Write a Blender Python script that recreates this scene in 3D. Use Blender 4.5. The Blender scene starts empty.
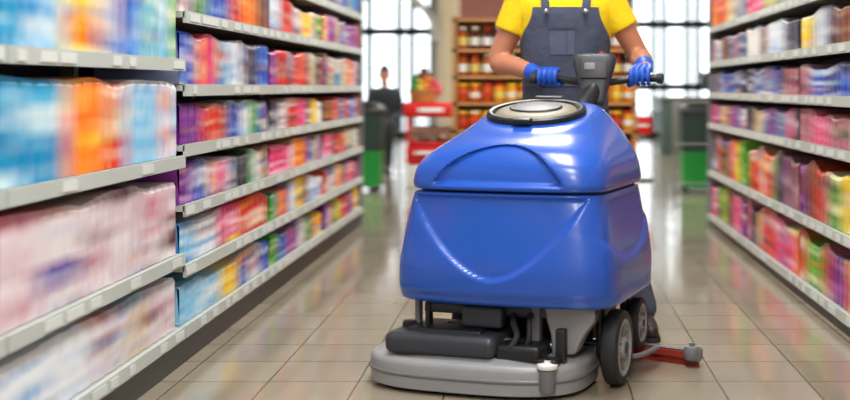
import bpy, bmesh, math, random
from mathutils import Vector, Matrix, Euler
from bisect import bisect_right
R = random.Random(11)
scene = bpy.context.scene
COL = scene.collection
try:
    scene.view_settings.view_transform = 'Standard'
except Exception:
    pass

# ---------------------------------------------------------------- helpers
def lin(c):
    return tuple((v/12.92 if v <= .04045 else ((v+.055)/1.055)**2.4) for v in c)
def C(r, g, b):
    return lin((r/255., g/255., b/255.))

def mat(name, col, rough=.5, metal=0., noise=.06, nscale=8., bump=0., bscale=60., coat=0., spec=.5):
    m = bpy.data.materials.new(name); m.use_nodes = True
    nt = m.node_tree; b = nt.nodes['Principled BSDF']
    b.inputs['Roughness'].default_value = rough
    b.inputs['Metallic'].default_value = metal
    b.inputs['Specular IOR Level'].default_value = spec
    b.inputs['Coat Weight'].default_value = coat
    b.inputs['Coat Roughness'].default_value = .12
    tc = nt.nodes.new('ShaderNodeTexCoord')
    nz = nt.nodes.new('ShaderNodeTexNoise'); nz.inputs['Scale'].default_value = nscale
    nz.inputs['Detail'].default_value = 3
    nt.links.new(tc.outputs['Object'], nz.inputs['Vector'])
    mx = nt.nodes.new('ShaderNodeMix'); mx.data_type = 'RGBA'
    mx.inputs[6].default_value = tuple(max(0, c*(1-noise)) for c in col)+(1,)
    mx.inputs[7].default_value = tuple(min(1, c*(1+noise)) for c in col)+(1,)
    nt.links.new(nz.outputs['Fac'], mx.inputs[0])
    nt.links.new(mx.outputs[2], b.inputs['Base Color'])
    if bump > 0:
        n2 = nt.nodes.new('ShaderNodeTexNoise'); n2.inputs['Scale'].default_value = bscale
        n2.inputs['Detail'].default_value = 4
        nt.links.new(tc.outputs['Object'], n2.inputs['Vector'])
        bp = nt.nodes.new('ShaderNodeBump'); bp.inputs['Strength'].default_value = bump
        bp.inputs['Distance'].default_value = .02
        nt.links.new(n2.outputs['Fac'], bp.inputs['Height'])
        nt.links.new(bp.outputs['Normal'], b.inputs['Normal'])
    return m

def vcol_mat(name, rough=.4):
    m = bpy.data.materials.new(name); m.use_nodes = True
    nt = m.node_tree; b = nt.nodes['Principled BSDF']
    a = nt.nodes.new('ShaderNodeAttribute'); a.attribute_name = 'Col'
    b.inputs['Roughness'].default_value = rough
    b.inputs['Specular IOR Level'].default_value = .25
    nt.links.new(a.outputs['Color'], b.inputs['Base Color'])
    return m

def empty(name, loc=(0, 0, 0), rz=0.):
    e = bpy.data.objects.new(name, None); COL.objects.link(e)
    e.location = loc; e.rotation_euler = (0, 0, rz); e.empty_display_size = .1
    return e

def obj(name, verts, faces, m=None, parent=None, smooth=True, recalc=True, sharp=None):
    me = bpy.data.meshes.new(name)
    me.from_pydata([tuple(v) for v in verts], [], faces); me.update()
    if recalc:
        bm = bmesh.new(); bm.from_mesh(me)
        bmesh.ops.recalc_face_normals(bm, faces=bm.faces); bm.to_mesh(me); bm.free()
    if m: me.materials.append(m)
    if smooth:
        for p in me.polygons: p.use_smooth = True
        if sharp is not None:
            me.set_sharp_from_angle(angle=math.radians(sharp))
    o = bpy.data.objects.new(name, me); COL.objects.link(o)
    if parent: o.parent = parent
    return o

def boxg(size, loc, rot=(0, 0, 0)):
    sx, sy, sz = [s/2 for s in size]
    M = Euler(rot).to_matrix()
    v = [M @ Vector((x*sx, y*sy, z*sz))+Vector(loc) for x in (-1, 1) for y in (-1, 1) for z in (-1, 1)]
    f = [(0, 1, 3, 2), (4, 6, 7, 5), (0, 4, 5, 1), (2, 3, 7, 6), (0, 2, 6, 4), (1, 5, 7, 3)]
    return v, f

def merge(parts):
    V = []; F = []
    for v, f in parts:
        n = len(V); V += list(v); F += [tuple(i+n for i in q) for q in f]
    return V, F

def box(name, size, loc, m, parent=None, bevel=0., rot=(0, 0, 0), seg=3):
    v, f = boxg(size, (0, 0, 0))
    me = bpy.data.meshes.new(name); me.from_pydata([tuple(a) for a in v], [], f)
    bm = bmesh.new(); bm.from_mesh(me)
    bmesh.ops.recalc_face_normals(bm, faces=bm.faces)
    if bevel > 0:
        bmesh.ops.bevel(bm, geom=list(bm.edges), offset=bevel, segments=seg, profile=.5, affect='EDGES')
    bm.to_mesh(me); bm.free()
    me.materials.append(m)
    if bevel > 0:
        for p in me.polygons: p.use_smooth = True
        me.set_sharp_from_angle(angle=math.radians(50))
    o = bpy.data.objects.new(name, me); COL.objects.link(o)
    o.location = loc; o.rotation_euler = rot
    if parent: o.parent = parent
    return o

def cat(vals, k):
    n = len(vals); out = []
    for i in range(n-1):
        p0 = vals[max(i-1, 0)]; p1 = vals[i]; p2 = vals[i+1]; p3 = vals[min(i+2, n-1)]
        for j in range(k):
            t = j/k
            out.append(tuple(.5*((2*b)+(-a+c)*t+(2*a-5*b+4*c-d)*t*t+(-a+3*b-3*c+d)*t**3) for a, b, c, d in zip(p0, p1, p2, p3)))
    out.append(tuple(vals[-1])); return out

def loftg(rings, cap=True):
    V = []; F = []; n = len(rings[0])
    for r in rings: V += list(r)
    for i in range(len(rings)-1):
        for j in range(n):
            a = i*n+j; b = i*n+(j+1) % n
            F.append((a, b, b+n, a+n))
    if cap:
        F.append(tuple(range(n))[::-1]); F.append(tuple(range((len(rings)-1)*n, len(rings)*n)))
    return V, F

def tubeg(pts, rad, k=6, seg=16, hint=None, roundend=True, flat=1.):
    data = [tuple(p)+(r,) for p, r in zip(pts, rad)]
    if len(data) > 2 or k > 1: data = cat(data, k)
    P = [Vector(d[:3]) for d in data]; Rr = [d[3] for d in data]
    if roundend:
        d0 = (P[0]-P[1]).normalized(); d1 = (P[-1]-P[-2]).normalized()
        a = [(P[0]+d0*Rr[0]*math.sin(t), max(Rr[0]*math.cos(t), 1e-4)) for t in (1.5, 1.15, .75, .35)]
        b = [(P[-1]+d1*Rr[-1]*math.sin(t), max(Rr[-1]*math.cos(t), 1e-4)) for t in (.35, .75, 1.15, 1.5)]
        P = [x[0] for x in a]+P+[x[0] for x in b]; Rr = [x[1] for x in a]+Rr+[x[1] for x in b]
    rings = []
    t = (P[1]-P[0]).normalized()
    h = Vector(hint) if hint else (Vector((0, 0, 1)) if abs(t.z) < .9 else Vector((1, 0, 0)))
    u = (h-t*h.dot(t)).normalized()
    for i in range(len(P)):
        t = (P[min(i+1, len(P)-1)]-P[max(i-1, 0)]).normalized()
        u = (u-t*u.dot(t)).normalized(); w = t.cross(u)
        rings.append([P[i]+(u*math.cos(2*math.pi*j/seg)*flat+w*math.sin(2*math.pi*j/seg))*Rr[i] for j in range(seg)])
    return loftg(rings)

def tube(name, pts, rad, m, parent=None, **kw):
    if not isinstance(rad, (list, tuple)): rad = [rad]*len(pts)
    v, f = tubeg(pts, rad, **kw)
    return obj(name, v, f, m, parent, sharp=60)

def latheg(profile, center=(0, 0, 0), axis='Z', seg=32):
    rings = []
    for r, h in profile:
        ring = []
        for j in range(seg):
            a = 2*math.pi*j/seg; x = max(r, 1e-4)*math.cos(a); y = max(r, 1e-4)*math.sin(a)
            p = {'Z': (x, y, h), 'X': (h, x, y), 'Y': (x, h, y)}[axis]
            ring.append(Vector(p)+Vector(center))
        rings.append(ring)
    return loftg(rings)

def lathe(name, profile, m, parent=None, center=(0, 0, 0), axis='Z', seg=40, sharp=35):
    v, f = latheg(profile, center, axis, seg)
    return obj(name, v, f, m, parent, sharp=sharp)

def ellg(c, r, nu=24, nv=14):
    rings = []
    for i in range(nv+1):
        t = -math.pi/2+math.pi*i/nv; cc = max(math.cos(t), .002)
        rings.append([Vector((c[0]+r[0]*cc*math.cos(2*math.pi*j/nu), c[1]+r[1]*cc*math.sin(2*math.pi*j/nu), c[2]+r[2]*math.sin(t))) for j in range(nu)])
    return loftg(rings)

def remesh(name, parts, voxel, m, parent=None, it=4):
    me = bpy.data.meshes.new(name+'_src')
    v, f = merge(parts)
    me.from_pydata([tuple(a) for a in v], [], f)
    bm = bmesh.new(); bm.from_mesh(me); bmesh.ops.recalc_face_normals(bm, faces=bm.faces); bm.to_mesh(me); bm.free()
    o = bpy.data.objects.new(name, me); COL.objects.link(o)
    a = o.modifiers.new('r', 'REMESH'); a.mode = 'VOXEL'; a.voxel_size = voxel
    if it:
        s = o.modifiers.new('s', 'SMOOTH'); s.factor = .5; s.iterations = it
    dg = bpy.context.evaluated_depsgraph_get(); dg.update()
    nm = bpy.data.meshes.new_from_object(o.evaluated_get(dg))
    o.modifiers.clear(); o.data = nm
    nm.materials.clear(); nm.materials.append(m)
    for p in nm.polygons: p.use_smooth = True
    if parent: o.parent = parent
    return o

def sst(a, b, x):
    t = max(0, min(1, (x-a)/(b-a))); return t*t*(3-2*t)

# ---------------------------------------------------------------- camera
F = 1250.
cd = bpy.data.cameras.new('camera'); cam = bpy.data.objects.new('camera', cd); COL.objects.link(cam)
cam.location = (0, 0, 1.05); cam.rotation_euler = (math.pi/2, 0, 0)
cd.sensor_width = 36; cd.lens = 36*F/850
cd.shift_x = -113/850; cd.shift_y = -113/850
cd.dof.use_dof = True; cd.dof.focus_distance = 4.75; cd.dof.aperture_fstop = 2.0
cd.dof.aperture_ratio = .5
cd.clip_end = 200
scene.camera = cam

# ---------------------------------------------------------------- materials
blue = mat('blue_plastic', C(30, 84, 186), .27, noise=.03, coat=.3, bump=.03, bscale=350)
blue_d = mat('seam_shade_blue', C(14, 24, 60), .5)  # dark tone standing in for shadow in the tank-lid gap
blk = mat('black_plastic', C(28, 29, 32), .42, bump=.03, bscale=200)
dgrey = mat('dark_grey_plastic', C(52, 55, 62), .42)
mgrey = mat('mid_grey_paint', C(112, 114, 118), .4)
lgrey = mat('light_grey_plastic', C(146, 148, 150), .36)
beige = mat('hopper_beige', C(132, 126, 108), .45)
rubber = mat('rubber', C(34, 35, 38), .65)
steel = mat('steel', C(170, 172, 176), .25, metal=.9)
redp = mat('red_rubber', C(150, 44, 38), .45)
white = mat('white_paint', C(228, 228, 225), .5)
tagm = mat('price_tag_paper', C(208, 212, 208), .5)
shelfm = mat('shelf_metal', C(176, 180, 174), .4, noise=.03)
railm = mat('price_rail', C(180, 188, 182), .35, noise=.12, nscale=3)
backm = mat('shelf_back', C(84, 82, 80), .6)
kick = mat('kick_plate', C(14, 13, 13), .45)
skin = mat('skin', C(190, 126, 96), .5, noise=.05, nscale=20)
glove = mat('glove_blue', C(28, 84, 190), .42, bump=.15, bscale=70)
yellow = mat('yellow_tshirt', C(238, 204, 4), .8, bump=.35, bscale=14)
denim = mat('overall_denim', C(72, 79, 99), .85, noise=.12, nscale=30, bump=.55, bscale=12)
denim2 = mat('overall_pocket', C(86, 93, 114), .85, noise=.1, nscale=30, bump=.2, bscale=20)
hairm = mat('hair', C(40, 26, 18), .7, bump=.5, bscale=120)
eyew = mat('eye_white', C(235, 235, 230), .2); eyeb = mat('eye_iris', C(50, 32, 20), .2)
lipm = mat('lips', C(165, 90, 80), .5)
shoem = mat('shoe_leather', C(44, 32, 30), .5)
wallm = mat('wall_paint', C(206, 196, 178), .7)
ceilm = mat('ceiling_paint', C(225, 225, 222), .8)
framem = mat('window_frame', C(34, 62, 66), .4)
greenb = mat('green_bin', C(14, 140, 50), .45)
greend = mat('dark_green_bin', C(24, 50, 42), .5)
cream = mat('cream_column', C(214, 202, 172), .6)
redm = mat('red_enamel', C(214, 22, 24), .35)
wood = mat('rack_wood', C(188, 134, 76), .5, noise=.25, nscale=6)
rackb = mat('rack_back', C(226, 190, 140), .6)
vcm = vcol_mat('product_prints', .42)
vjar = vcol_mat('jar_glass', .15)

# ---------------------------------------------------------------- room
def floor_mat():
    m = bpy.data.materials.new('floor_tiles'); m.use_nodes = True
    nt = m.node_tree; b = nt.nodes['Principled BSDF']
    tc = nt.nodes.new('ShaderNodeTexCoord')
    mp = nt.nodes.new('ShaderNodeMapping'); mp.inputs['Rotation'].default_value = (0, 0, math.pi/2)
    nt.links.new(tc.outputs['Object'], mp.inputs['Vector'])
    br = nt.nodes.new('ShaderNodeTexBrick'); br.offset = 0.0
    br.inputs['Scale'].default_value = 1
    br.inputs['Mortar Size'].default_value = .004
    br.inputs['Mortar Smooth'].default_value = .3
    br.inputs['Brick Width'].default_value = .32
    br.inputs['Row Height'].default_value = .32
    br.inputs['Color1'].default_value = C(150, 139, 120)+(1,)
    br.inputs['Color2'].default_value = C(164, 153, 133)+(1,)
    br.inputs['Mortar'].default_value = C(92, 80, 64)+(1,)
    nt.links.new(mp.outputs[0], br.inputs['Vector'])
    nz = nt.nodes.new('ShaderNodeTexNoise'); nz.inputs['Scale'].default_value = 2.5; nz.inputs['Detail'].default_value = 8
    nt.links.new(tc.outputs['Object'], nz.inputs['Vector'])
    mx = nt.nodes.new('ShaderNodeMix'); mx.data_type = 'RGBA'; mx.blend_type = 'MULTIPLY'; mx.inputs[0].default_value = .28
    nt.links.new(br.outputs['Color'], mx.inputs[6])
    nt.links.new(nz.outputs['Fac'], mx.inputs[7])
    nt.links.new(mx.outputs[2], b.inputs['Base Color'])
    mr = nt.nodes.new('ShaderNodeMapRange'); mr.inputs['To Min'].default_value = .05; mr.inputs['To Max'].default_value = .19
    nt.links.new(nz.outputs['Fac'], mr.inputs['Value']); nt.links.new(mr.outputs[0], b.inputs['Roughness'])
    b.inputs['Specular IOR Level'].default_value = 1.0
    bp = nt.nodes.new('ShaderNodeBump'); bp.inputs['Strength'].default_value = .25; bp.inputs['Distance'].default_value = .004
    inv = nt.nodes.new('ShaderNodeMath'); inv.operation = 'SUBTRACT'; inv.inputs[0].default_value = 1
    nt.links.new(br.outputs['Fac'], inv.inputs[1]); nt.links.new(inv.outputs[0], bp.inputs['Height'])
    nt.links.new(bp.outputs[0], b.inputs['Normal'])
    return m
YB = 26.; XW = 6.; YF = -3.; H = 3.6
box('floor', (2*XW+.2, YB-YF+.2, .1), (0, (YB+YF)/2, -.05), floor_mat())
box('ceiling', (2*XW+.2, YB-YF+.2, .1), (0, (YB+YF)/2, H+.05), ceilm)
box('wall_left', (.1, YB-YF, H), (-XW-.05, (YB+YF)/2, H/2), wallm)
box('wall_right', (.1, YB-YF, H), (XW+.05, (YB+YF)/2, H/2), wallm)
box('wall_front', (2*XW, .1, H), (0, YF-.05, H/2), wallm)
parts = [boxg((.8, .16, H), (-5.6, YB, H/2)), boxg((4.05, .16, H), (-.125, YB, H/2)), boxg((.8, .16, H), (5.6, YB, H/2)),
         boxg((3.05, .16, .5), (-3.675, YB, H-.25)), boxg((3.3, .16, .5), (3.55, YB, H-.25))]
v, f = merge(parts); obj('wall_back', v, f, wallm, smooth=False)
glass = bpy.data.materials.new('clear_glass'); glass.use_nodes = True
nt = glass.node_tree; nt.nodes.clear()
o_ = nt.nodes.new('ShaderNodeOutputMaterial'); ms = nt.nodes.new('ShaderNodeMixShader'); tr = nt.nodes.new('ShaderNodeBsdfTransparent')
gl = nt.nodes.new('ShaderNodeBsdfGlossy'); gl.inputs['Roughness'].default_value = .03; fr = nt.nodes.new('ShaderNodeFresnel')
nt.links.new(fr.outputs[0], ms.inputs[0]); nt.links.new(tr.outputs[0], ms.inputs[1]); nt.links.new(gl.outputs[0], ms.inputs[2]); nt.links.new(ms.outputs[0], o_.inputs[0])
def glazing(name, x0, x1, xs, zs, wd):
    e = empty(name, (0, 0, 0)); ps = []
    for x in xs: ps.append(boxg((wd, .1, H-.5), (x, YB-.02, (H-.5)/2)))
    for z in zs: ps.append(boxg((x1-x0, .1, .13), ((x0+x1)/2, YB-.02, z)))
    v, f = merge(ps); obj('frame', v, f, framem, e, smooth=False)
    obj('pane', [(x0, YB+.02, 0), (x1, YB+.02, 0), (x1, YB+.02, H-.5), (x0, YB+.02, H-.5)], [(0, 1, 2, 3)], glass, e, smooth=False)
glazing('window_1', -5.2, -2.15, [-5.15, -4.4, -3.5, -2.88, -2.62, -2.2], [.06, 2.2, 3.05], .16)
glazing('door_1', 1.9, 5.2, [1.95, 2.40, 2.62, 3.10, 3.32, 4.0, 4.6, 5.15], [.06, 1.05, 2.35, 3.05], .15)
box('ground', (60, 30, .1), (0, YB+15.3, -.08), mat('paving', C(170, 176, 176), .8))
arc = [[Vector((-3.15+r*math.cos(a), y, 2.0+r*math.sin(a))) for a in [math.pi*i/24 for i in range(25)]] for r in (.95, 1.12) for y in (YB-.2, YB-.12)]
V = [p for a in arc for p in a]; Fc = []
for j in range(24):
    for a, b in ((0, 1), (1, 3), (3, 2), (2, 0)):
        Fc.append((a*25+j, a*25+j+1, b*25+j+1, b*25+j))
obj('window_arch', V, Fc, white)
e = empty('wall_poster', (-1.1, YB-.12, 2.45))
box('board', (1.6, .04, 1.3), (0, 0, 0), mat('poster_pink', C(196, 130, 120), .6, noise=.4, nscale=3), e, .01)
box('border', (1.7, .02, 1.4), (0, .02, 0), wood, e, .005)

# ceiling lamps; the first, behind the camera, is an added front fill
for i, y in enumerate((-1.5, 1.2, 4.0, 7.5, 11.5, 16, 21)):
    e = empty('ceiling_lamp', (0, y, 0))
    box('housing', (.75, 1.7, .08), (0, 0, H-.04), white, e, .01)
    ld = bpy.data.lights.new('tube_light', 'AREA'); ld.shape = 'RECTANGLE'; ld.size = .65; ld.size_y = 1.6
    ld.energy = 101 if y < 10 else 112; ld.color = (1., .99, .97)
    lo = bpy.data.objects.new('tube_light', ld); COL.objects.link(lo); lo.parent = e; lo.location = (0, 0, H-.09)
for sx in (-1, 1):
    for y in (2, 9, 16, 22):
        e = empty('ceiling_lamp', (sx*3.9, y, 0))
        box('housing', (.7, 1.7, .08), (0, 0, H-.04), white, e, .01)
        ld = bpy.data.lights.new('tube_light', 'AREA'); ld.shape = 'RECTANGLE'; ld.size = .6; ld.size_y = 1.6
        ld.energy = 80; ld.color = (1., .99, .97)
        lo = bpy.data.objects.new('tube_light', ld); COL.objects.link(lo); lo.parent = e; lo.location = (0, 0, H-.09)
w = bpy.data.worlds.new('world'); scene.world = w; w.use_nodes = True
bgN = w.node_tree.nodes['Background']; bgN.inputs[0].default_value = (.88, .96, 1, 1); bgN.inputs[1].default_value = 3.6

# ---------------------------------------------------------------- shelving
secs = [-.05, 1.55, 3.15, 4.75, 6.35, 7.95, 9.54]
lvN = [.14, .42, .79, 1.155, 1.48]
lvF = [.14, .37, .60, .83, 1.06, 1.34, 1.6]
lvR = [.09, .42, .78, 1.01, 1.24, 1.5]
def levels(side, k):
    if side > 0: return lvR
    return lvN if secs[k+1] < 5 else lvF
HS = 1.86
def shelving(side, X):
    e = empty('shelving_unit', (side*X, 0, 0))
    met = []; rail = []; back = []; kk = []; tags = []
    d = .48
    back.append(boxg((.03, secs[-1]-secs[0], HS), (side*d, (secs[0]+secs[-1])/2, HS/2)))
    for y in secs:
        met.append(boxg((.05, .05, HS), (side*(d-.04), y, HS/2)))
    for k in range(len(secs)-1):
        y0, y1 = secs[k], secs[k+1]; yc = (y0+y1)/2; L = y1-y0-.012
        for i, z in enumerate(levels(side, k)+[HS-.02]):
            met.append(boxg((d-.01, L, .022), (side*(d/2), yc, z-.014)))
            rail.append(boxg((.014, L, .046), (side*.004, yc, z-.022)))
            n = 9
            for j in range(n):
                if R.random() < .7:
                    tags.append(boxg((.003, R.uniform(.05, .14), .030), (-side*.005, y0+(j+.5)*L/n+R.uniform(-.04, .04), z-.022)))
    zb = lvR[0] if side > 0 else .14
    kk.append(boxg((.02, secs[-1]-secs[0], zb-.046), (side*.016, (secs[0]+secs[-1])/2, (zb-.046)/2)))
    for n, p, m in (('shelf_boards', met, shelfm), ('price_rails', rail, railm), ('back_panel', back, backm), ('kick_plate', kk, kick), ('price_tags', tags, tagm)):
        v, f = merge(p); obj(n, v, f, m, e, smooth=False)
    ps = [boxg((.04, .03, HS), (side*.02, secs[-1]+.02, HS/2)), boxg((.46, .02, .06), (side*.24, secs[-1]+.02, .12))]
    ps += [boxg((.46, .015, HS-.1), (side*.25, secs[-1]+.012, HS/2))]
    v, f = merge(ps); obj('end_panel', v, f, mgrey, e, smooth=False)

PAL = {
 'teal': [(10, 140, 190), (70, 180, 215), (215, 238, 240), (0, 95, 155)],
 'sky': [(120, 190, 225), (205, 228, 236), (40, 130, 200), (238, 240, 236)],
 'orange': [(245, 110, 0), (250, 150, 30), (225, 70, 5), (250, 205, 90)],
 'red': [(210, 24, 14), (236, 80, 40), (140, 12, 18), (240, 200, 180)],
 'pinkish': [(214, 196, 202), (238, 230, 232), (112, 62, 74), (196, 98, 118), (240, 236, 236)],
 'mixw': [(220, 212, 212), (238, 234, 232), (90, 50, 58), (190, 130, 130), (70, 120, 186)],
 'white': [(226, 230, 234), (205, 215, 226), (110, 165, 212), (238, 240, 240)],
 'yellow': [(245, 200, 0), (250, 220, 50), (220, 105, 0), (240, 232, 180)],
 'purple': [(110, 20, 130), (160, 70, 170), (70, 14, 96), (220, 170, 214)],
 'dark': [(46, 42, 58), (90, 90, 116), (24, 20, 30), (170, 168, 178)],
 'greyblue': [(96, 110, 150), (146, 158, 190), (52, 60, 96), (200, 200, 212)],
 'mauve': [(172, 96, 114), (200, 152, 154), (112, 48, 72), (218, 198, 180)],
 'brown': [(112, 56, 36), (156, 98, 62), (72, 32, 26), (200, 158, 112)],
 'green': [(30, 146, 40), (130, 195, 50), (0, 96, 36), (225, 232, 170)],
 'pink': [(226, 40, 110), (240, 124, 168), (190, 10, 76), (244, 205, 220)],
 'blue': [(10, 64, 176), (60, 124, 212), (6, 30, 116), (205, 222, 238)],
 'beige': [(206, 180, 130), (224, 208, 174), (166, 124, 74), (234, 228, 208)],
}
PAL = {k: [C(*c) for c in v] for k, v in PAL.items()}
def pick(side, li, y, near):
    if side < 0:
        if near:
            if li == 4: return R.choice(['sky', 'orange', 'yellow', 'teal', 'red'])
            if li == 3: return 'teal' if y < 3.35 else ('sky' if y < 3.5 else ('yellow' if y < 3.68 else R.choice(['red', 'yellow', 'sky', 'blue', 'green', 'mixw'])))
            if li == 2: return 'teal' if y < 3.33 else ('orange' if y < 3.85 else ('red' if y < 4.1 else R.choice(['sky', 'teal', 'pinkish', 'green'])))
            if li == 1: return R.choice(['pinkish', 'mixw', 'pinkish'])
            return R.choice(['mixw', 'pinkish', 'mixw', 'white', 'pinkish', 'beige'])
        if li <= 1 and y < 5.3: return R.choice(['white', 'sky'])
        if li == 0: return R.choice(['green', 'yellow', 'blue', 'mixw', 'red', 'purple'])
        return R.choice(['red', 'blue', 'yellow', 'white', 'purple', 'pink', 'teal', 'beige', 'orange', 'mixw', 'dark', 'green', 'red', 'blue', 'dark', 'brown'])
    return [lambda: R.choice(['purple', 'brown', 'pink', 'yellow', 'purple', 'orange', 'green', 'red', 'dark']),
            lambda: R.choice(['brown', 'mauve', 'pink', 'yellow', 'brown', 'purple', 'green', 'dark', 'red']),
            lambda: R.choice(['mauve', 'beige', 'purple', 'mauve', 'greyblue', 'pink', 'dark']),
            lambda: R.choice(['greyblue', 'dark', 'blue', 'greyblue', 'dark', 'mauve', 'brown']),
            lambda: R.choice(['greyblue', 'mauve', 'yellow', 'pink', 'dark', 'brown', 'white']),
            lambda: R.choice(['yellow', 'pink', 'beige', 'orange', 'red', 'greyblue', 'green'])][min(li, 5)]()
NR = 15
def goods(side, X):
    V = []; Fc = []; Cc = []
    for k in range(len(secs)-1):
        y0, y1 = secs[k]+.02, secs[k+1]-.02
        near = side < 0 and secs[k+1] < 5
        lv = levels(side, k)+[HS]
        for li in range(len(lv)-1):
            z0 = lv[li]; gap = lv[li+1]-lv[li]-.06
            packs = []; y = y0
            while y < y1-.05:
                pal = PAL[pick(side, li, y, near)]; other = PAL[R.choice(list(PAL))]; n = R.randint(1, 3); wdt = R.uniform(.06, .13)
                hh = gap*(R.uniform(.86, .97) if near else R.uniform(.72, .97))
                base = []; r0 = []; c = pal[0]
                for b in range(NR):
                    if R.random() < .5: c = pal[0] if R.random() < .5 else R.choice(pal if R.random() < .75 else other)
                    r0.append(c)
                for a in range(4):
                    base.append([(q if R.random() < .75 else R.choice(pal)) for q in r0])
                for _ in range(n):
                    if y+wdt > y1: wdt = y1-y
                    if wdt < .03: y = y1; break
                    pt = [[(c if R.random() < .9 else R.choice(pal)) for c in r] for r in base]
                    packs.append((y, y+wdt, pt, hh*R.uniform(.985, 1.0))); y += wdt
            ys = [p[0] for p in packs]
            B = .095 if side < 0 else .12
            def pk(yy): return packs[min(len(packs)-1, max(0, bisect_right(ys, yy)-1))]
            def crisp(yy, j):
                p = pk(yy)
                u = (yy-p[0])/(p[1]-p[0]); u = min(max(u, 0), .999)
                return p[2][int(u*4)][j]
            def bl(yy, j):
                a = [0, 0, 0]
                for s in range(9):
                    c = crisp(yy+(s-4)/4*B, j); a = [a[q]+c[q]/9 for q in range(3)]
                return a
            def hgt(yy):
                return sum(pk(yy+(s-4)/4*.07)[3] for s in range(9))/9
            for p in packs:
                nc = max(3, int((p[1]-p[0])/.018))
                xf = side*(X+.024); xb = side*(X+.024+.33)
                st = len(V)
                for a in range(nc+1):
                    t = a/nc; yy = p[0]+(p[1]-p[0])*t
                    rowc = [bl(yy, j) for j in range(NR)]
                    rnd = side*.005*abs(2*t-1)**3
                    hz = hgt(yy)
                    for b in range(NR+1):
                        c = [(rowc[max(b-1, 0)][q]+rowc[min(b, NR-1)][q])/2 for q in range(3)]
                        V.append((xf+rnd+(side*.010 if b == NR else 0), yy, z0+hz*b/NR)); Cc.append(c)
                for a in range(nc):
                    for b in range(NR):
                        i = st+a*(NR+1)+b; Fc.append((i, i+NR+1, i+NR+2, i+1))
                s2 = len(V)
                for a in range(nc+1):
                    i = st+a*(NR+1)+NR
                    V.append((xb, V[i][1], V[i][2])); Cc.append(Cc[i])
                for a in range(nc):
                    i = st+a*(NR+1)+NR; Fc.append((i, i+NR+1, s2+a+1, s2+a))
                s3 = len(V)
                V.append((xb, p[0], z0)); Cc.append(Cc[st]); V.append((xb, p[1], z0)); Cc.append(Cc[st])
                Fc.append((st, st+NR, s2, s3)); e_ = st+nc*(NR+1)
                Fc.append((e_, e_+NR, s2+nc, s3+1)); Fc.append((s2, s2+nc, s3+1, s3))
    o = obj('packaged_groceries', V, Fc, vcm, None, smooth=False, recalc=False)
    at = o.data.color_attributes.new('Col', 'FLOAT_COLOR', 'POINT')
    fl = []
    for c in Cc: fl += [c[0], c[1], c[2], 1.]
    at.data.foreach_set('color', fl)
shelving(-1, 1.34); shelving(1, 1.30)
goods(-1, 1.34); goods(1, 1.30)

# ---------------------------------------------------------------- floor scrubber
MS = empty('floor_scrubber_machine', (-.012, 4.64, 0), -math.radians(18))
def sring(a, b, cx, cy, n, seg, zf=None, disp=None):
    out = []
    for j in range(seg):
        t = 2*math.pi*j/seg; c = math.cos(t); s = math.sin(t)
        r = (abs(c/a)**n+abs(s/b)**n)**(-1/n)
        out.append((r*c, r*s))
    return out
SEG = 320
WX = .022; SXL = -.014
tab = [(.304, .335, .300, -.005, 8), (.298, .360, .330, -.008, 8), (.304, .376, .352, -.01, 8), (.335, .380, .360, -.014, 8), (.42, .380, .364, -.014, 8), (.52, .368, .352, -.01, 8),
       (.62, .350, .338, -.004, 8), (.665, .341, .330, 0, 8), (.680, .334, .323, 0, 8), (.683, .31, .30, 0, 8)]
rings = []
for (z, a, b, cy, n) in cat(tab, 12):
    ring = []
    a += WX
    for (x, y) in sring(a, b, 0, cy, n, SEG):
        if y < 0:
            wf = min(1, -y/b)**3
            y -= .042*(1-(x/a)**2)*wf
            zc = .385+.27*(abs(x+.01)/.32)**1.8
            y += .019*wf*sst(0, .012, z-zc)*(1-sst(.655, .68, z))
            y += .010*wf*sst(.35, .32, z)
        if x > 0:
            wx = (min(1, x/a))**6
            x -= .010*wx*sst(0, .02, z-(.44+.25*(y+.05)**2*4))
        ring.append(Vector((x+SXL, y+cy, z)))
    rings.append(ring)
v, f = loftg(rings); obj('solution_tank', v, f, blue, MS, sharp=60)
rings = [[Vector((x+SXL, y, z)) for x, y in sring(.338, .315, 0, 0, 8, 96)] for z in (.66, .71)]
v, f = loftg(rings); obj('seam_shade_block', v, f, blue_d, MS, sharp=40)  # inner dark block, paints the gap shadow below the lid
KT = .24
tab = [(.692, .318, .305, 0, 8, 0), (.690, .334, .325, 0, 8, 0), (.697, .342, .336, 0, 8, 0), (.72, .344, .338, 0, 8, 0), (.78, .334, .328, .004, 7, .05), (.835, .308, .304, .014, 5.8, .2), (.88, .276, .274, .03, 4.6, .45),
       (.915, .241, .238, .05, 3.7, .75), (.938, .212, .205, .06, 3.2, .95), (.945, .17, .16, .06, 2.6, 1), (.945, .08, .08, .06, 2.3, 1)]
rings = []
for (z, a, b, cy, n, k) in cat(tab, 10):
    ring = []
    fl_ = 1-sst(.75, .9, z); a += .018*fl_
    for (x, y) in sring(a, b, 0, cy, n, SEG):
        yy = y; xx = x
        if y < 0:
            wf = min(1, -y/b)**3
            yy -= .036*(1-(x/a)**2)*wf
            zc = .885-.20*(abs(x+.01)/.26)**2.0
            yy += .024*wf*sst(0, .013, zc-z)*sst(.70, .725, z)
        zz = z+KT*k*(yy+cy-.03)
        ring.append(Vector((xx+SXL*fl_, yy+cy, zz)))
    rings.append(ring)
v, f = loftg(rings); obj('recovery_tank_lid', v, f, blue, MS, sharp=60)
TA = math.atan(KT)
HP = bpy.data.objects.new('hopper', None); COL.objects.link(HP); HP.parent = MS
HP.location = (-.005, .035, .950); HP.rotation_euler = (TA, 0, 0)
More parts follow.
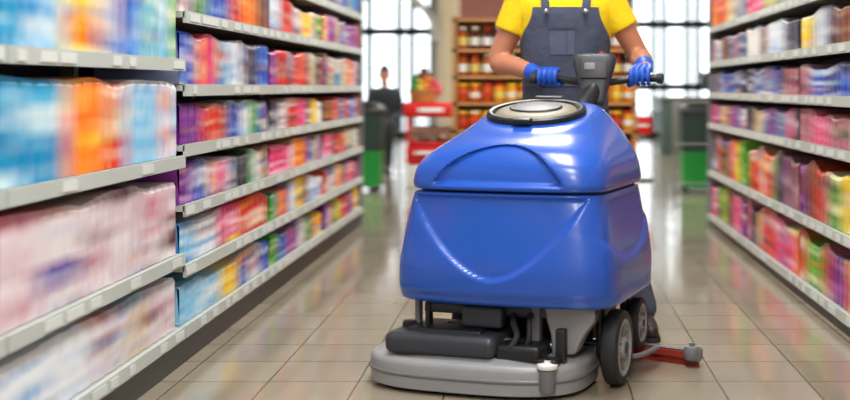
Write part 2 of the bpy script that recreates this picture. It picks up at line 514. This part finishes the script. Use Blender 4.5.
def ell_loft(name, tab, m, parent, ry=.85, n=64, sharp=40):
    rings = [[Vector((r*math.cos(2*math.pi*j/n), r*ry*math.sin(2*math.pi*j/n), z)) for j in range(n)] for r, z in tab]
    v, f = loftg(rings); return obj(name, v, f, m, parent, sharp=sharp)
ell_loft('rim', [(.185, -.02), (.190, .0), (.188, .014), (.178, .02), (.166, .018), (.158, .008), (.15, -.02)], blk, HP)
ell_loft('clear_cover', [(.15, -.015), (.158, .006), (.150, .014), (.125, .020), (.08, .024), (.02, .025)], beige, HP)
ell_loft('cover_panel', [(.10, .018), (.102, .026), (.098, .030), (.05, .033), (.01, .034)], dgrey, HP, ry=.7)
box('latch', (.07, .035, .02), (0, -.165, .016), blk, HP, .006)
box('hinge', (.12, .03, .03), (0, .165, .012), blk, HP, .008)
# chassis
box('chassis_plate', (.62, .58, .03), (0, .0, .287), blk, MS, .01)
box('chassis_core', (.42, .36, .16), (.03, .12, .21), blk, MS, .02)
box('front_crossbar', (.64, .04, .035), (0, -.27, .265), dgrey, MS, .006)
for s, x in (('a', -.345), ('b', -.305)):
    box('front_strut_'+s, (.018, .035, .17), (x, -.28, .21), mgrey if s == 'a' else blk, MS, .004)
box('motor_cover', (.15, .06, .075), (-.085, -.31, .250), dgrey, MS, .012)
box('strut_c', (.03, .04, .16), (.10, -.28, .21), mgrey, MS, .006)
ps = [Vector((x, 0, z)) for x, z in [(.13, .295), (.31, .295), (.315, .255), (.275, .20), (.24, .13), (.16, .12), (.155, .19), (.14, .24)]]
V = [p+Vector((0, -.30, 0)) for p in ps]+[p+Vector((0, -.22, 0)) for p in ps]; n = len(ps)
so = obj('side_casting', V, [tuple(range(n)), tuple(range(n, 2*n))[::-1]]+[(i, (i+1) % n, (i+1) % n+n, i+n) for i in range(n)], lgrey, MS, smooth=False)
bv = so.modifiers.new('b', 'BEVEL'); bv.width = .012; bv.segments = 3
tube('link_arm_a', [(-.24, -.25, .20), (.02, -.30, .165), (.2, -.25, .15)], .012, steel, MS)
tube('hose_a', [(.00, -.2, .28), (.03, -.33, .24), (.06, -.38, .20), (.03, -.40, .155), (-.04, -.38, .15)], .011, rubber, MS)
tube('hose_b', [(.07, -.2, .28), (.09, -.33, .25), (.10, -.37, .19), (.07, -.36, .14)], .009, rubber, MS)
tube('hose_c', [(-.2, -.15, .28), (-.16, -.28, .25), (-.15, -.3, .19)], .012, rubber, MS)
box('brush_motor_cover', (.41, .27, .075), (-.21, -.30, .160), dgrey, MS, .028, seg=5)
box('deck_cover_top', (.28, .2, .022), (-.21, -.28, .197), blk, MS, .01)
box('deck_step', (.16, .2, .055), (.07, -.31, .145), blk, MS, .015)
lathe('deck_knob', [(0, 0), (.028, 0), (.028, .02), (.02, .028), (0, .03)], blk, MS, (-.37, -.30, .19))
BA = .40; BB = .28; BCX = -.123; BCY = -.20
def dring(da, z):
    out = []
    for j in range(128):
        t = 2*math.pi*j/128; c = math.cos(t); s = math.sin(t)
        n = 3.0
        r = (abs(c/(BA-da))**n+abs(s/(BB-da))**n)**(-1/n)
        out.append(Vector((BCX+r*c, BCY+r*s, z)))
    return out
v, f = loftg([dring(.012, .012), dring(.002, .016), dring(0, .05), dring(0, .092), dring(.003, .106), dring(.014, .114), dring(.05, .115), dring(.065, .124), dring(.12, .126)])
obj('brush_deck_bumper', v, f, lgrey, MS, sharp=50)
v, f = loftg([dring(.03, 0), dring(.02, .016)]); obj('brush_skirt', v, f, rubber, MS, sharp=40)
v, f = loftg([dring(-.003, .056), dring(-.006, .060), dring(-.006, .066), dring(-.003, .070)]); obj('bumper_strip', v, f, mgrey, MS)
lathe('bumper_roller', [(0, .03), (.024, .03), (.028, .036), (.028, .105), (.024, .11), (0, .11)], mgrey, MS, (.185, -.43, 0))
lathe('roller_cap', [(0, .11), (.034, .11), (.036, .116), (.034, .124), (.012, .128), (.01, .136), (0, .136)], white, MS, (.185, -.43, 0))
box('roller_bracket', (.07, .07, .03), (.18, -.395, .122), blk, MS, .006)
box('deck_post', (.035, .035, .12), (.21, -.35, .17), blk, MS, .006)
def wheel(nm, r, w_, c):
    e = bpy.data.objects.new(nm, None); COL.objects.link(e); e.parent = MS; e.location = c
    h = w_/2
    lathe('tyre', [(r*.76, -h), (r*.9, -h), (r*.97, -h*.8), (r, -h*.4), (r, h*.4), (r*.97, h*.8), (r*.9, h), (r*.76, h), (r*.74, h*.6), (r*.74, -h*.6)], rubber, e, axis='X', seg=56)
    lathe('rim', [(0, -h*.7), (r*.75, -h*.7), (r*.75, h*.95), (r*.68, h*1.02), (r*.62, h*.55), (r*.3, h*.45), (r*.28, h*.9), (r*.22, h*1.1), (0, h*1.1)], lgrey, e, axis='X', seg=56)
    for k in range(6):
        a = math.pi*k/3
        box('spoke_%d' % k, (h*.5, r*.09, r*.36), (h*.62, -math.sin(a)*r*.42, math.cos(a)*r*.42), mgrey, e, .002, rot=(a, 0, 0))
    lathe('hub', [(0, h*1.0), (r*.15, h*1.0), (r*.15, h*1.25), (r*.08, h*1.35), (0, h*1.35)], dgrey, e, axis='X', seg=24)
wheel('drive_wheel', .133, .060, (.348, -.13, .133))
wheel('drive_wheel_inner', .133, .055, (-.30, .10, .133))
wheel('caster_wheel', .098, .045, (.330, .25, .150))
box('wheel_bracket', (.03, .10, .22), (.285, -.09, .21), blk, MS, .01)
tube('axle', [(-.30, .10, .133), (.0, .02, .133), (.34, -.13, .133)], .014, steel, MS, k=1)
box('caster_bracket', (.03, .08, .2), (.285, .25, .20), blk, MS, .008)
pts = [(-.46+1.03*i/10, .31-.10*((i-5)/5)**2+.03, .04) for i in range(11)]
def sq(nm, z0, z1, t, m):
    rr = []
    for (x, y, _) in cat(pts, 4):
        rr.append([Vector((x, y-t/2, z0)), Vector((x, y+t/2, z0)), Vector((x, y+t/2, z1)), Vector((x, y-t/2, z1))])
    v, f = loftg(rr); obj(nm, v, f, m, MS, smooth=True, sharp=40)
sq('squeegee_blade', .0, .03, .012, redp); sq('squeegee_frame', .03, .052, .045, redp); sq('squeegee_top', .052, .058, .03, steel)
box('squeegee_end', (.05, .06, .05), (.555, .245, .045), mgrey, MS, .012)
lathe('squeegee_roller', [(0, .03), (.026, .03), (.030, .04), (.030, .07), (.026, .078), (.01, .08), (.01, .092), (0, .092)], mgrey, MS, (.545, .225, 0))
tube('squeegee_arm', [(.12, .2, .16), (.2, .12, .12), (.36, .0, .075), (.42, .2, .07)], .010, mgrey, MS)
box('squeegee_mount', (.12, .10, .06), (.05, .33, .09), dgrey, MS, .012)
tube('suction_hose', [(.05, .33, .10), (.06, .40, .2), (.04, .37, .4), (.02, .33, .6)], .022, rubber, MS)
box('rear_housing', (.36, .08, .5), (.03, .33, .60), blk, MS, .03)
HX = .09
tube('control_column', [(.06, .30, .86), (.07, .37, .96), (HX, .46, 1.03), (HX, .51, 1.09)], [.055, .045, .036, .034], blk, MS, flat=.8)
CH = bpy.data.objects.new('control_head', None); COL.objects.link(CH); CH.parent = MS; CH.location = (HX, .50, 1.088); CH.rotation_euler = (math.radians(-14), 0, math.radians(12))
rings = []
for (z, a, b, yo) in cat([(-.115, .035, .022, 0), (-.108, .044, .03, 0), (-.04, .060, .038, 0), (.04, .082, .045, 0), (.075, .088, .046, 0), (.088, .084, .042, 0), (.092, .07, .034, 0)], 5):
    rings.append([Vector((x, y+yo, z)) for x, y in sring(a, b, 0, 0, 5, 64)])
v, f = loftg(rings); obj('shell', v, f, dgrey, CH, sharp=50)
box('front_panel', (.11, .008, .09), (0, -.043, .03), blk, CH, .003, rot=(math.radians(-3), 0, 0))
box('badge', (.045, .006, .03), (-.015, -.048, .035), mgrey, CH, .002)
box('display', (.12, .006, .08), (0, .046, .03), blk, CH, .002)
lathe('key_switch', [(0, 0), (.012, 0), (.012, .018), (0, .02)], redp, CH, (.03, .0, .09))
BY = .60; BZ = 1.085
tube('handle_bar', [(-.195, BY, BZ), (-.10, BY, BZ), (-.02, BY-.02, BZ-.01), (HX, BY-.06, BZ-.02), (.17, BY-.02, BZ-.01), (.24, BY, BZ), (.335, BY, BZ)], .0155, blk, MS, k=6)
for i, x in enumerate((-.202, .342)):
    lathe('grip_end_%d' % i, [(0, -.012), (.02, -.012), (.022, 0), (.02, .012), (0, .012)], rubber, MS, (x, BY, BZ), axis='X', seg=24)

# ---------------------------------------------------------------- man
MAN = empty('cleaning_worker', (0, 0, 0))
c18 = math.cos(math.radians(18)); s18 = math.sin(math.radians(18))
def m2w(x, y, z): return Vector((-.012+x*c18+y*s18, 4.64-x*s18+y*c18, z))
cx = .12
def tring(z, cxx, cy, rx, ry, n=2.4, seg=48):
    return [Vector((cxx+x, cy+y, z)) for x, y in sring(rx, ry, 0, 0, n, seg)]
def torso(rows, infl=0.):
    return loftg([tring(z, x, y, a+infl, b+infl) for z, x, y, a, b in cat(rows, 5)])
TR = [(.86, cx, 5.60, .165, .115), (.93, cx, 5.59, .178, .125), (1.02, cx, 5.57, .172, .118), (1.10, cx, 5.55, .168, .112), (1.2, cx, 5.54, .178, .118), (1.31, cx, 5.53, .194, .124), (1.40, cx, 5.52, .196, .117), (1.46, cx, 5.52, .168, .09), (1.50, cx, 5.52, .09, .065)]
gl_c = m2w(-.135, BY, BZ); gr_c = m2w(.262, BY, BZ)
SL = Vector((cx-.190, 5.53, 1.435)); SR = Vector((cx+.190, 5.53, 1.435))
EL = Vector((-.175, 5.55, 1.165)); ER = Vector((.450, 5.55, 1.185))
WL = Vector((.003, 5.370, 1.105)); WR = Vector((.450, 5.25, 1.135))
def arm(S, E, W):
    a = S.lerp(E, .5); b = E.lerp(W, .35)
    return tubeg([S, a, E, b, W], [.058, .054, .046, .045, .029], k=5, seg=20)
KL = Vector((.03, 5.52, .50)); KR = Vector((.33, 5.44, .50))
AL = Vector((.0, 5.72, .10)); AR = Vector((.445, 5.34, .10))
HLp = Vector((cx-.09, 5.60, .88)); HRp = Vector((cx+.09, 5.60, .88))
def leg(Hh, K, A, r):
    return tubeg([Hh, Hh.lerp(K, .5), K, K.lerp(A, .35), A], r, k=5, seg=24)
def headparts(hc, base):
    return [ellg(hc+Vector((0, .01, .015)), (.076, .096, .105)), ellg(hc+Vector((0, -.025, -.065)), (.056, .066, .06)),
        tubeg([hc+Vector((0, -.088, .02)), hc+Vector((0, -.105, -.01)), hc+Vector((0, -.114, -.025))], [.008, .011, .014], k=4),
        ellg(hc+Vector((.080, .012, -.005)), (.010, .02, .032)), ellg(hc+Vector((-.080, .012, -.005)), (.010, .02, .032)),
        tubeg([base, base+Vector((0, -.01, .07)), hc+Vector((0, .01, -.07))], [.066, .058, .056], k=4, seg=24)]
def face(hc, P):
    for s in (-1, 1):
        q = 'r' if s < 0 else 'l'
        v, f = ellg(hc+Vector((s*.031, -.078, .012)), (.013, .011, .009)); obj('eye_'+q, v, f, eyew, P)
        v, f = ellg(hc+Vector((s*.031, -.0875, .012)), (.0055, .004, .0055)); obj('iris_'+q, v, f, eyeb, P)
        tube('brow_'+q, [hc+Vector((s*.018, -.088, .034)), hc+Vector((s*.034, -.086, .040)), hc+Vector((s*.05, -.074, .034))], .0045, hairm, P)
    tube('mouth', [hc+Vector((-.024, -.078, -.058)), hc+Vector((0, -.092, -.057)), hc+Vector((.024, -.078, -.058))], [.003, .0075, .003], lipm, P)
    V, Fh = ellg(hc+Vector((0, .018, .026)), (.084, .100, .108), 40, 28)
    keep = []
    for q in Fh:
        cc = sum((V[i] for i in q), Vector())/len(q)-hc
        if cc.z > .055 or (cc.y > .0 and cc.z > -.05): keep.append(q)
    hr = obj('hair', V, keep, hairm, P)
    sm = hr.modifiers.new('t', 'SOLIDIFY'); sm.thickness = .008
hc = Vector((cx+.01, 5.47, 1.665))
remesh('body', [torso(TR), arm(SL, EL, WL), arm(SR, ER, WR), leg(HLp, KL, AL, [.088, .078, .056, .054, .038]), leg(HRp, KR, AR, [.088, .078, .056, .054, .038])]+headparts(hc, Vector((cx, 5.52, 1.45))), .008, skin, MAN, 4)
face(hc, MAN)
def sleeve(S, E, t, r0, r1):
    return tubeg([S.lerp(E, -.05), S.lerp(E, t*.5), S.lerp(E, t)], [r0, (r0+r1)/2, r1], k=5, seg=24, roundend=False)
TS = [r for r in TR if r[0] >= 1.02]
remesh('t_shirt', [torso(TS, .010), sleeve(SL, EL, .52, .074, .073), sleeve(SR, ER, .50, .074, .071)], .007, yellow, MAN, 3)
ov = [torso([r for r in TR if r[0] <= 1.11], .018), leg(HLp, KL, AL.lerp(KL, .02), [.108, .098, .080, .074, .066]), leg(HRp, KR, AR.lerp(KR, .02), [.108, .098, .080, .074, .066])]
remesh('overalls_trousers', ov, .008, denim, MAN, 3)
def panel(nm, zs, angf, infl, thick, m, acen=0., nseg=24, nz=18):
    z0, z1 = zs; rows = cat(TR, 8); inner = []; outer = []
    def at(z):
        for i in range(len(rows)-1):
            if rows[i][0] <= z <= rows[i+1][0]:
                t = (z-rows[i][0])/(rows[i+1][0]-rows[i][0]+1e-9)
                return [rows[i][k]*(1-t)+rows[i+1][k]*t for k in range(5)]
        return rows[-1]
    for i in range(nz+1):
        z = z0+(z1-z0)*i/nz; _, xx, yy, a, b = at(z); A = angf(i/nz)
        for L, inf in ((inner, infl), (outer, infl+thick)):
            row = []
            for j in range(nseg+1):
                t = -math.pi/2+acen+A*(2*j/nseg-1); c = math.cos(t); s = math.sin(t); aa = a+inf; bb = b+inf; n = 2.4
                r = (abs(c/aa)**n+abs(s/bb)**n)**(-1/n); row.append(Vector((xx+r*c, yy+r*s, z)))
            L.append(row)
    W = nseg+1; V = [p for r in outer for p in r]+[p for r in inner for p in r]; o2 = W*(nz+1); Fc = []
    for i in range(nz):
        for j in range(nseg):
            a = i*W+j; Fc.append((a, a+1, a+W+1, a+W)); Fc.append((a+o2, a+W+o2, a+W+1+o2, a+1+o2))
    for i in range(nz):
        for j in (0, nseg):
            a = i*W+j; Fc.append((a, a+W, a+W+o2, a+o2))
    for j in range(nseg):
        for i in (0, nz):
            a = i*W+j; Fc.append((a, a+1, a+1+o2, a+o2))
    return obj(nm, V, Fc, m, MAN, sharp=50)
panel('overalls_bib', (1.05, 1.395), lambda t: 1.85-.95*sst(0.15, .95, t), .010, .010, denim, nseg=40)
panel('waistband', (1.055, 1.085), lambda t: 3.13, .016, .006, denim2, nseg=60, nz=3)
panel('bib_pocket', (1.19, 1.33), lambda t: .36, .020, .004, denim2, acen=-.10, nseg=12, nz=8)
panel('pocket_flap', (1.30, 1.335), lambda t: .37, .024, .004, denim, acen=-.10, nseg=12, nz=3)
panel('pocket_seam', (1.19, 1.30), lambda t: .012, .024, .003, denim, acen=.02, nseg=2, nz=4)
for s in (-1, 1):
    q = 'r' if s < 0 else 'l'
    tube('strap_'+q, [(cx+s*.085, 5.395, 1.37), (cx+s*.09, 5.40, 1.42), (cx+s*.095, 5.44, 1.478), (cx+s*.09, 5.53, 1.50), (cx+s*.07, 5.60, 1.47), (cx+s*.05, 5.655, 1.38), (cx+s*.06, 5.68, 1.2), (cx+s*.08, 5.69, 1.07)], .018, denim, MAN, k=6, flat=.35, hint=(0, -1, .3))
    v, f = latheg([(0, -.004), (.013, -.004), (.013, .004), (0, .004)], (cx+s*.085, 5.370, 1.375), 'Y', 20); obj('strap_button_'+q, v, f, steel, MAN)
ax = Vector((c18, -s18, 0)); fw = Vector((-s18, -c18, 0)); up = Vector((0, 0, 1))
def hand(nm, cen, W, thumb):
    parts = []
    offs = [-.035, -.012, .012, .035]
    d = thumb
    rr = [.0082, .0092, .0096, .0094]
    rad = [.032, .0350, .0350, .033]
    for i, o in enumerate(offs):
        c = cen+ax*(o*d)
        def pol(th, r): return c+(fw*math.cos(math.radians(th))+up*math.sin(math.radians(th)))*r
        r0 = rr[i]
        endt = [-95, -120, -115, -100][i]
        k = pol(112, rad[i]+.006)
        parts.append(tubeg([W+ax*(o*d*.45), W.lerp(k, .55)+ax*(o*d*.25)+up*.006, k], [.017, .0145, .0128], k=4, seg=14))
        parts.append(tubeg([k, pol(72, rad[i]+.003), pol(38, rad[i]-.001), pol(-5, .0275), pol(-50, .0262), pol(endt, .0262)], [.0122, r0+.0012, r0+.001, r0+.0006, r0, r0-.001], k=5, seg=14))
    tb = W.lerp(cen, .3)+ax*(.024*d)-up*.008
    parts.append(tubeg([W+ax*(.008*d)-up*.006, tb, cen+ax*(.046*d)-fw*.022-up*.012, cen+ax*(.050*d)-fw*.004-up*.026, cen+ax*(.040*d)+fw*.014-up*.024], [.018, .0185, .0135, .0115, .0095], k=5, seg=14))
    E = EL if d > 0 else ER
    de = (E-W).normalized()
    parts.append(tubeg([W-de*.01, W+de*.03, W+de*.055], [.028, .036, .040], k=4, seg=24, roundend=False))
    remesh(nm, parts, .0025, glove, MAN, 2)
hand('glove_right_hand', gl_c, WL, 1)
hand('glove_left_hand', gr_c, WR, -1)
def shoe(nm, A, dirv, P=None):
    P = P or MAN
    d = Vector(dirv).normalized(); A0 = Vector((A.x, A.y, 0))
    up_ = tubeg([A0-d*.05+Vector((0, 0, .05)), A0+d*.03+Vector((0, 0, .055)), A0+d*.12+Vector((0, 0, .045)), A0+d*.19+Vector((0, 0, .038))], [.038, .044, .042, .030], k=5, seg=20)
    an = tubeg([A0-d*.02+Vector((0, 0, .05)), A0-d*.01+Vector((0, 0, .14))], [.042, .044], k=3, seg=20)
    remesh(nm, [up_, an], .005, shoem, P, 3)
    side = Vector((-d.y, d.x, 0)); pl = [(-.09, .028), (-.05, .038), (.05, .040), (.14, .046), (.2, .036), (.225, .012)]
    poly = [A0+d*x+side*y for x, y in pl]+[A0+d*x-side*y for x, y in reversed(pl)]
    V = list(poly)+[p+Vector((0, 0, .02)) for p in poly]; n = len(poly)
    obj(nm+'_sole', V, [tuple(range(n))[::-1], tuple(range(n, 2*n))]+[(i, (i+1) % n, (i+1) % n+n, i+n) for i in range(n)], rubber, P, smooth=False)
shoe('shoe_left', AR, (.12, -1, 0)); shoe('shoe_right', AL, (-.05, -1, 0))

# ---------------------------------------------------------------- background
e = empty('display_rack', (0, 11.0, 0))
ps = []
for x in (-.72, .06, .84): ps.append(boxg((.04, .42, 1.66), (x, 0, .83)))
RL = [.15, .42, .68, .92, 1.15, 1.38]
for z in RL+[1.645]: ps.append(boxg((1.6, .42, .03), (.06, 0, z-.015)))
v, f = merge(ps); obj('frame', v, f, wood, e, smooth=False)
box('back', (1.6, .02, 1.66), (.06, .2, .83), rackb, e)
V = []; Fj = []; Cj = []
def addlathe(cx_, cy_, z, prof):
    st = len(V); n = 12
    for r, h, c in prof:
        for j in range(n):
            a = 2*math.pi*j/n; V.append((cx_+r*math.cos(a), cy_+r*math.sin(a), z+h)); Cj.append(c)
    for i in range(len(prof)-1):
        for j in range(n):
            a = st+i*n+j; b = st+i*n+(j+1) % n; Fj.append((a, b, b+n, a+n))
    Fj.append(tuple(st+(len(prof)-1)*n+j for j in range(n)))
for li, z in enumerate(RL):
    x = -.65
    while x < .80:
        if abs(x-.06) < .065: x += .06; continue
        for yy in (-.16, -.05):
            if li >= 4:
                b = C(*R.choice([(130, 40, 12), (90, 30, 14), (190, 90, 14)])); cp = C(*R.choice([(245, 235, 200), (210, 30, 20), (245, 245, 240)])); lb = C(*R.choice([(245, 240, 225), (235, 210, 120), (245, 245, 240)]))
                addlathe(x, yy, z, [(.038, 0, b), (.042, .03, b), (.042, .031, lb), (.042, .10, lb), (.042, .101, b), (.035, .13, b), (.016, .16, b), (.018, .165, cp), (.018, .195, cp)])
            else:
                b = C(*R.choice([(234, 130, 10), (210, 84, 6), (170, 60, 10), (244, 165, 30)])); cp = C(*R.choice([(245, 225, 160), (200, 40, 30), (245, 245, 240), (230, 175, 30)])); lb = C(*R.choice([(245, 238, 215), (240, 215, 100), (210, 60, 40), (242, 242, 235)]))
                addlathe(x, yy, z, [(.04, 0, b), (.047, .01, b), (.047, .035, b), (.0475, .036, lb), (.0475, .085, lb), (.047, .086, b), (.042, .135, b), (.040, .14, cp), (.040, .165, cp)])
        x += .106
o = obj('jars', V, Fj, vjar, e, smooth=True, recalc=False)
at = o.data.color_attributes.new('Col', 'FLOAT_COLOR', 'POINT'); fl = []
for c in Cj: fl += [c[0], c[1], c[2], 1.]
at.data.foreach_set('color', fl)

e = empty('support_column', (-1.06, 15, 0))
box('shaft', (.2, .2, H), (0, 0, H/2), cream, e, .015); box('base', (.26, .26, .12), (0, 0, .06), cream, e, .01); box('capital', (.28, .28, .1), (0, 0, H-.05), cream, e, .01)
e = empty('display_cabinet', (-1.12, 13.3, 0))
box('plinth', (.46, .44, .24), (-.04, 0, .12), white, e, .01)
box('lower_body', (.50, .46, .20), (-.02, 0, .34), redm, e, .02)
box('tray', (.52, .48, .03), (0, 0, .455), redm, e, .006)
for x in (-.24, .24):
    for y in (-.2, .2): box('post', (.04, .03, .30), (x, y, .61), redm, e, .004)
box('canopy', (.58, .50, .15), (0, 0, .81), redm, e, .03)
box('canopy_sign', (.26, .01, .05), (0, -.252, .81), white, e, .003)
box('glass_front', (.46, .006, .28), (0, -.2, .61), glass, e); box('glass_side', (.006, .4, .28), (.24, 0, .61), glass, e)
V2, F2 = merge([ellg((R.uniform(-.20, .20), R.uniform(-.17, .17), R.uniform(.49, .6)), (.045, .045, .045), 10, 6) for _ in range(70)])
obj('treats', V2, F2, mat('treats', C(226, 176, 156), .6, noise=.5, nscale=25), e)
box('ledge', (.30, .04, .04), (-.02, -.24, .36), white, e, .004)
e = empty('toy_basket', (-1.22, 13.3, .888))
lathe('basket', [(0, 0), (.13, 0), (.17, .12), (.18, .12), (.18, .13), (.16, .13), (.12, .02), (0, .02)], wood, e, (0, 0, 0))
for i, (c, x, z) in enumerate([((60, 140, 70), -.08, .16), ((220, 120, 50), .05, .17), ((110, 60, 40), .0, .26), ((210, 60, 90), .12, .13), ((230, 190, 60), -.02, .15)]):
    v, f = merge([ellg((x, 0, z), (.08, .07, .07)), ellg((x, -.03, z+.07), (.045, .045, .045))]); obj('toy_%d' % i, v, f, mat('toy_%d' % i, C(*c), .8), e)

def bin_(x, y, w_):
    e = empty('waste_bin', (x, y, 0))
    for nm, rows, m in (('lower_body', ((.05, .88), (.40, .94), (.405, .95)), greenb), ('upper_body', ((.405, .94), (.78, 1.0)), greend), ('lid', ((.78, 1.05), (.82, 1.06), (.87, .9), (.90, .6), (.905, .1)), blk)):
        v, f = loftg([[Vector((a, b, z)) for a, b in sring(w_/2*k, .2*k, 0, 0, 6, 48)] for z, k in rows]); obj(nm, v, f, m, e, sharp=40)
    for i, (sx, sy) in enumerate(((-1, -1), (1, -1), (-1, 1), (1, 1))):
        lathe('caster_%d' % i, [(0, -.015), (.03, -.015), (.03, .015), (0, .015)], rubber, e, (sx*w_*.36, sy*.14, .03), 'X', seg=20)
    return e
bin_(-1.80, 12.75, .46)
bin_(1.62, 12.6, .40)
e = empty('utility_trolley', (1.42, 12.2, 0))
for x in (-.09, .40):
    for y in (-.1, .0):
        tube('leg', [(x, y, .05), (x, y, .9)], .010, steel, e, k=1)
for z in (.12, .5, .9): tube('rail', [(-.09, -.1, z), (.40, -.1, z)], .010, steel, e, k=1)
for i, x in enumerate((-.09, .40)): lathe('caster_%d' % i, [(0, -.012), (.04, -.012), (.04, .012), (0, .012)], rubber, e, (x, -.1, .04), 'X', seg=20)
e = empty('stop_sign', (1.17, 14, 0))
lathe('base', [(0, 0), (.13, 0), (.12, .02), (.02, .03), (0, .03)], dgrey, e)
tube('pole', [(0, 0, .02), (0, 0, .55)], .012, steel, e, k=1)
box('plate', (.2, .02, .2), (0, -.01, .62), redm, e, .008); box('bar', (.13, .006, .035), (0, -.022, .62), white, e, .001)
P = empty('seated_cashier', (0, 0, 0)); sx = -1.93; sy = 15.75
v, f = latheg([(0, 0), (.17, 0), (.19, .02), (.18, .05), (0, .055)], (sx, sy, .45)); obj('stool_seat', v, f, blk, P, sharp=35)
v, f = latheg([(0, 0), (.22, 0), (.20, .02), (.03, .04), (.03, .45), (0, .45)], (sx, sy, 0)); obj('stool_base', v, f, steel, P, sharp=35)
dark = mat('dark_jacket', C(44, 50, 58), .85, bump=.3, bscale=14); trs = mat('dark_trousers', C(30, 32, 40), .85)
rows = [(.51, sx, sy, .17, .13), (.60, sx, sy, .165, .12), (.75, sx, sy-.01, .15, .11), (.9, sx, sy-.02, .18, .12), (1.0, sx, sy-.02, .175, .10), (1.04, sx, sy-.02, .08, .06)]
sl = Vector((sx-.17, sy-.02, .97)); sr = Vector((sx+.17, sy-.02, .97)); el = Vector((sx-.21, sy-.06, .72)); er = Vector((sx+.21, sy-.06, .72)); wl = Vector((sx-.10, sy-.28, .66)); wr = Vector((sx+.10, sy-.28, .66))
remesh('jacket', [torso(rows, .012)]+[tubeg([a, b, c], [.06, .052, .038], k=6, seg=20) for a, b, c in ((sl, el, wl), (sr, er, wr))], .01, dark, P, 3)
hc2 = Vector((sx, sy-.05, 1.20))
hands = []
for s, wv in ((-1, wl), (1, wr)):
    hands.append(tubeg([wv, wv+Vector((0, -.05, -.02)), wv+Vector((0, -.09, -.04))], [.024, .032, .03], k=4, flat=.6))
    for i in range(4): hands.append(tubeg([wv+Vector(((i-1.5)*.017, -.08, -.035)), wv+Vector(((i-1.5)*.019, -.12, -.055)), wv+Vector(((i-1.5)*.018, -.14-.01*(i in (1, 2)), -.085))], [.010, .009, .008], k=3, seg=10))
    hands.append(tubeg([wv+Vector((-s*.02, -.03, -.02)), wv+Vector((-s*.045, -.06, -.03)), wv+Vector((-s*.045, -.09, -.05))], [.013, .011, .009], k=3, seg=10))
remesh('head_and_hands', headparts(hc2, Vector((sx, sy-.02, .98)))+hands, .005, skin, P, 3)
face(hc2, P)
lg = []
for s in (-1, 1):
    lg.append(tubeg([(sx+s*.08, sy, .585), (sx+s*.10, sy-.22, .59), (sx+s*.11, sy-.42, .55), (sx+s*.11, sy-.44, .32), (sx+s*.11, sy-.42, .11)], [.095, .088, .068, .062, .05], k=5, seg=20))
    shoe('shoe_l' if s > 0 else 'shoe_r', Vector((sx+s*.11, sy-.42, .1)), (0, -1, 0), P)
remesh('trousers', lg+[torso([(.505, sx, sy, .15, .12), (.58, sx, sy, .17, .13), (.68, sx, sy, .16, .12)], .01)], .01, trs, P, 3)
e = empty('checkout_counter', (2.6, 20, 0))
box('body', (1.3, .7, .85), (0, 0, .425), mat('counter_body', C(70, 90, 84), .5), e, .02); box('top', (1.4, .8, .04), (0, 0, .87), lgrey, e, .01)
box('monitor', (.35, .04, .26), (.2, 0, 1.15), blk, e, .01); box('monitor_arm', (.04, .04, .2), (.2, .03, .96), blk, e, .005)
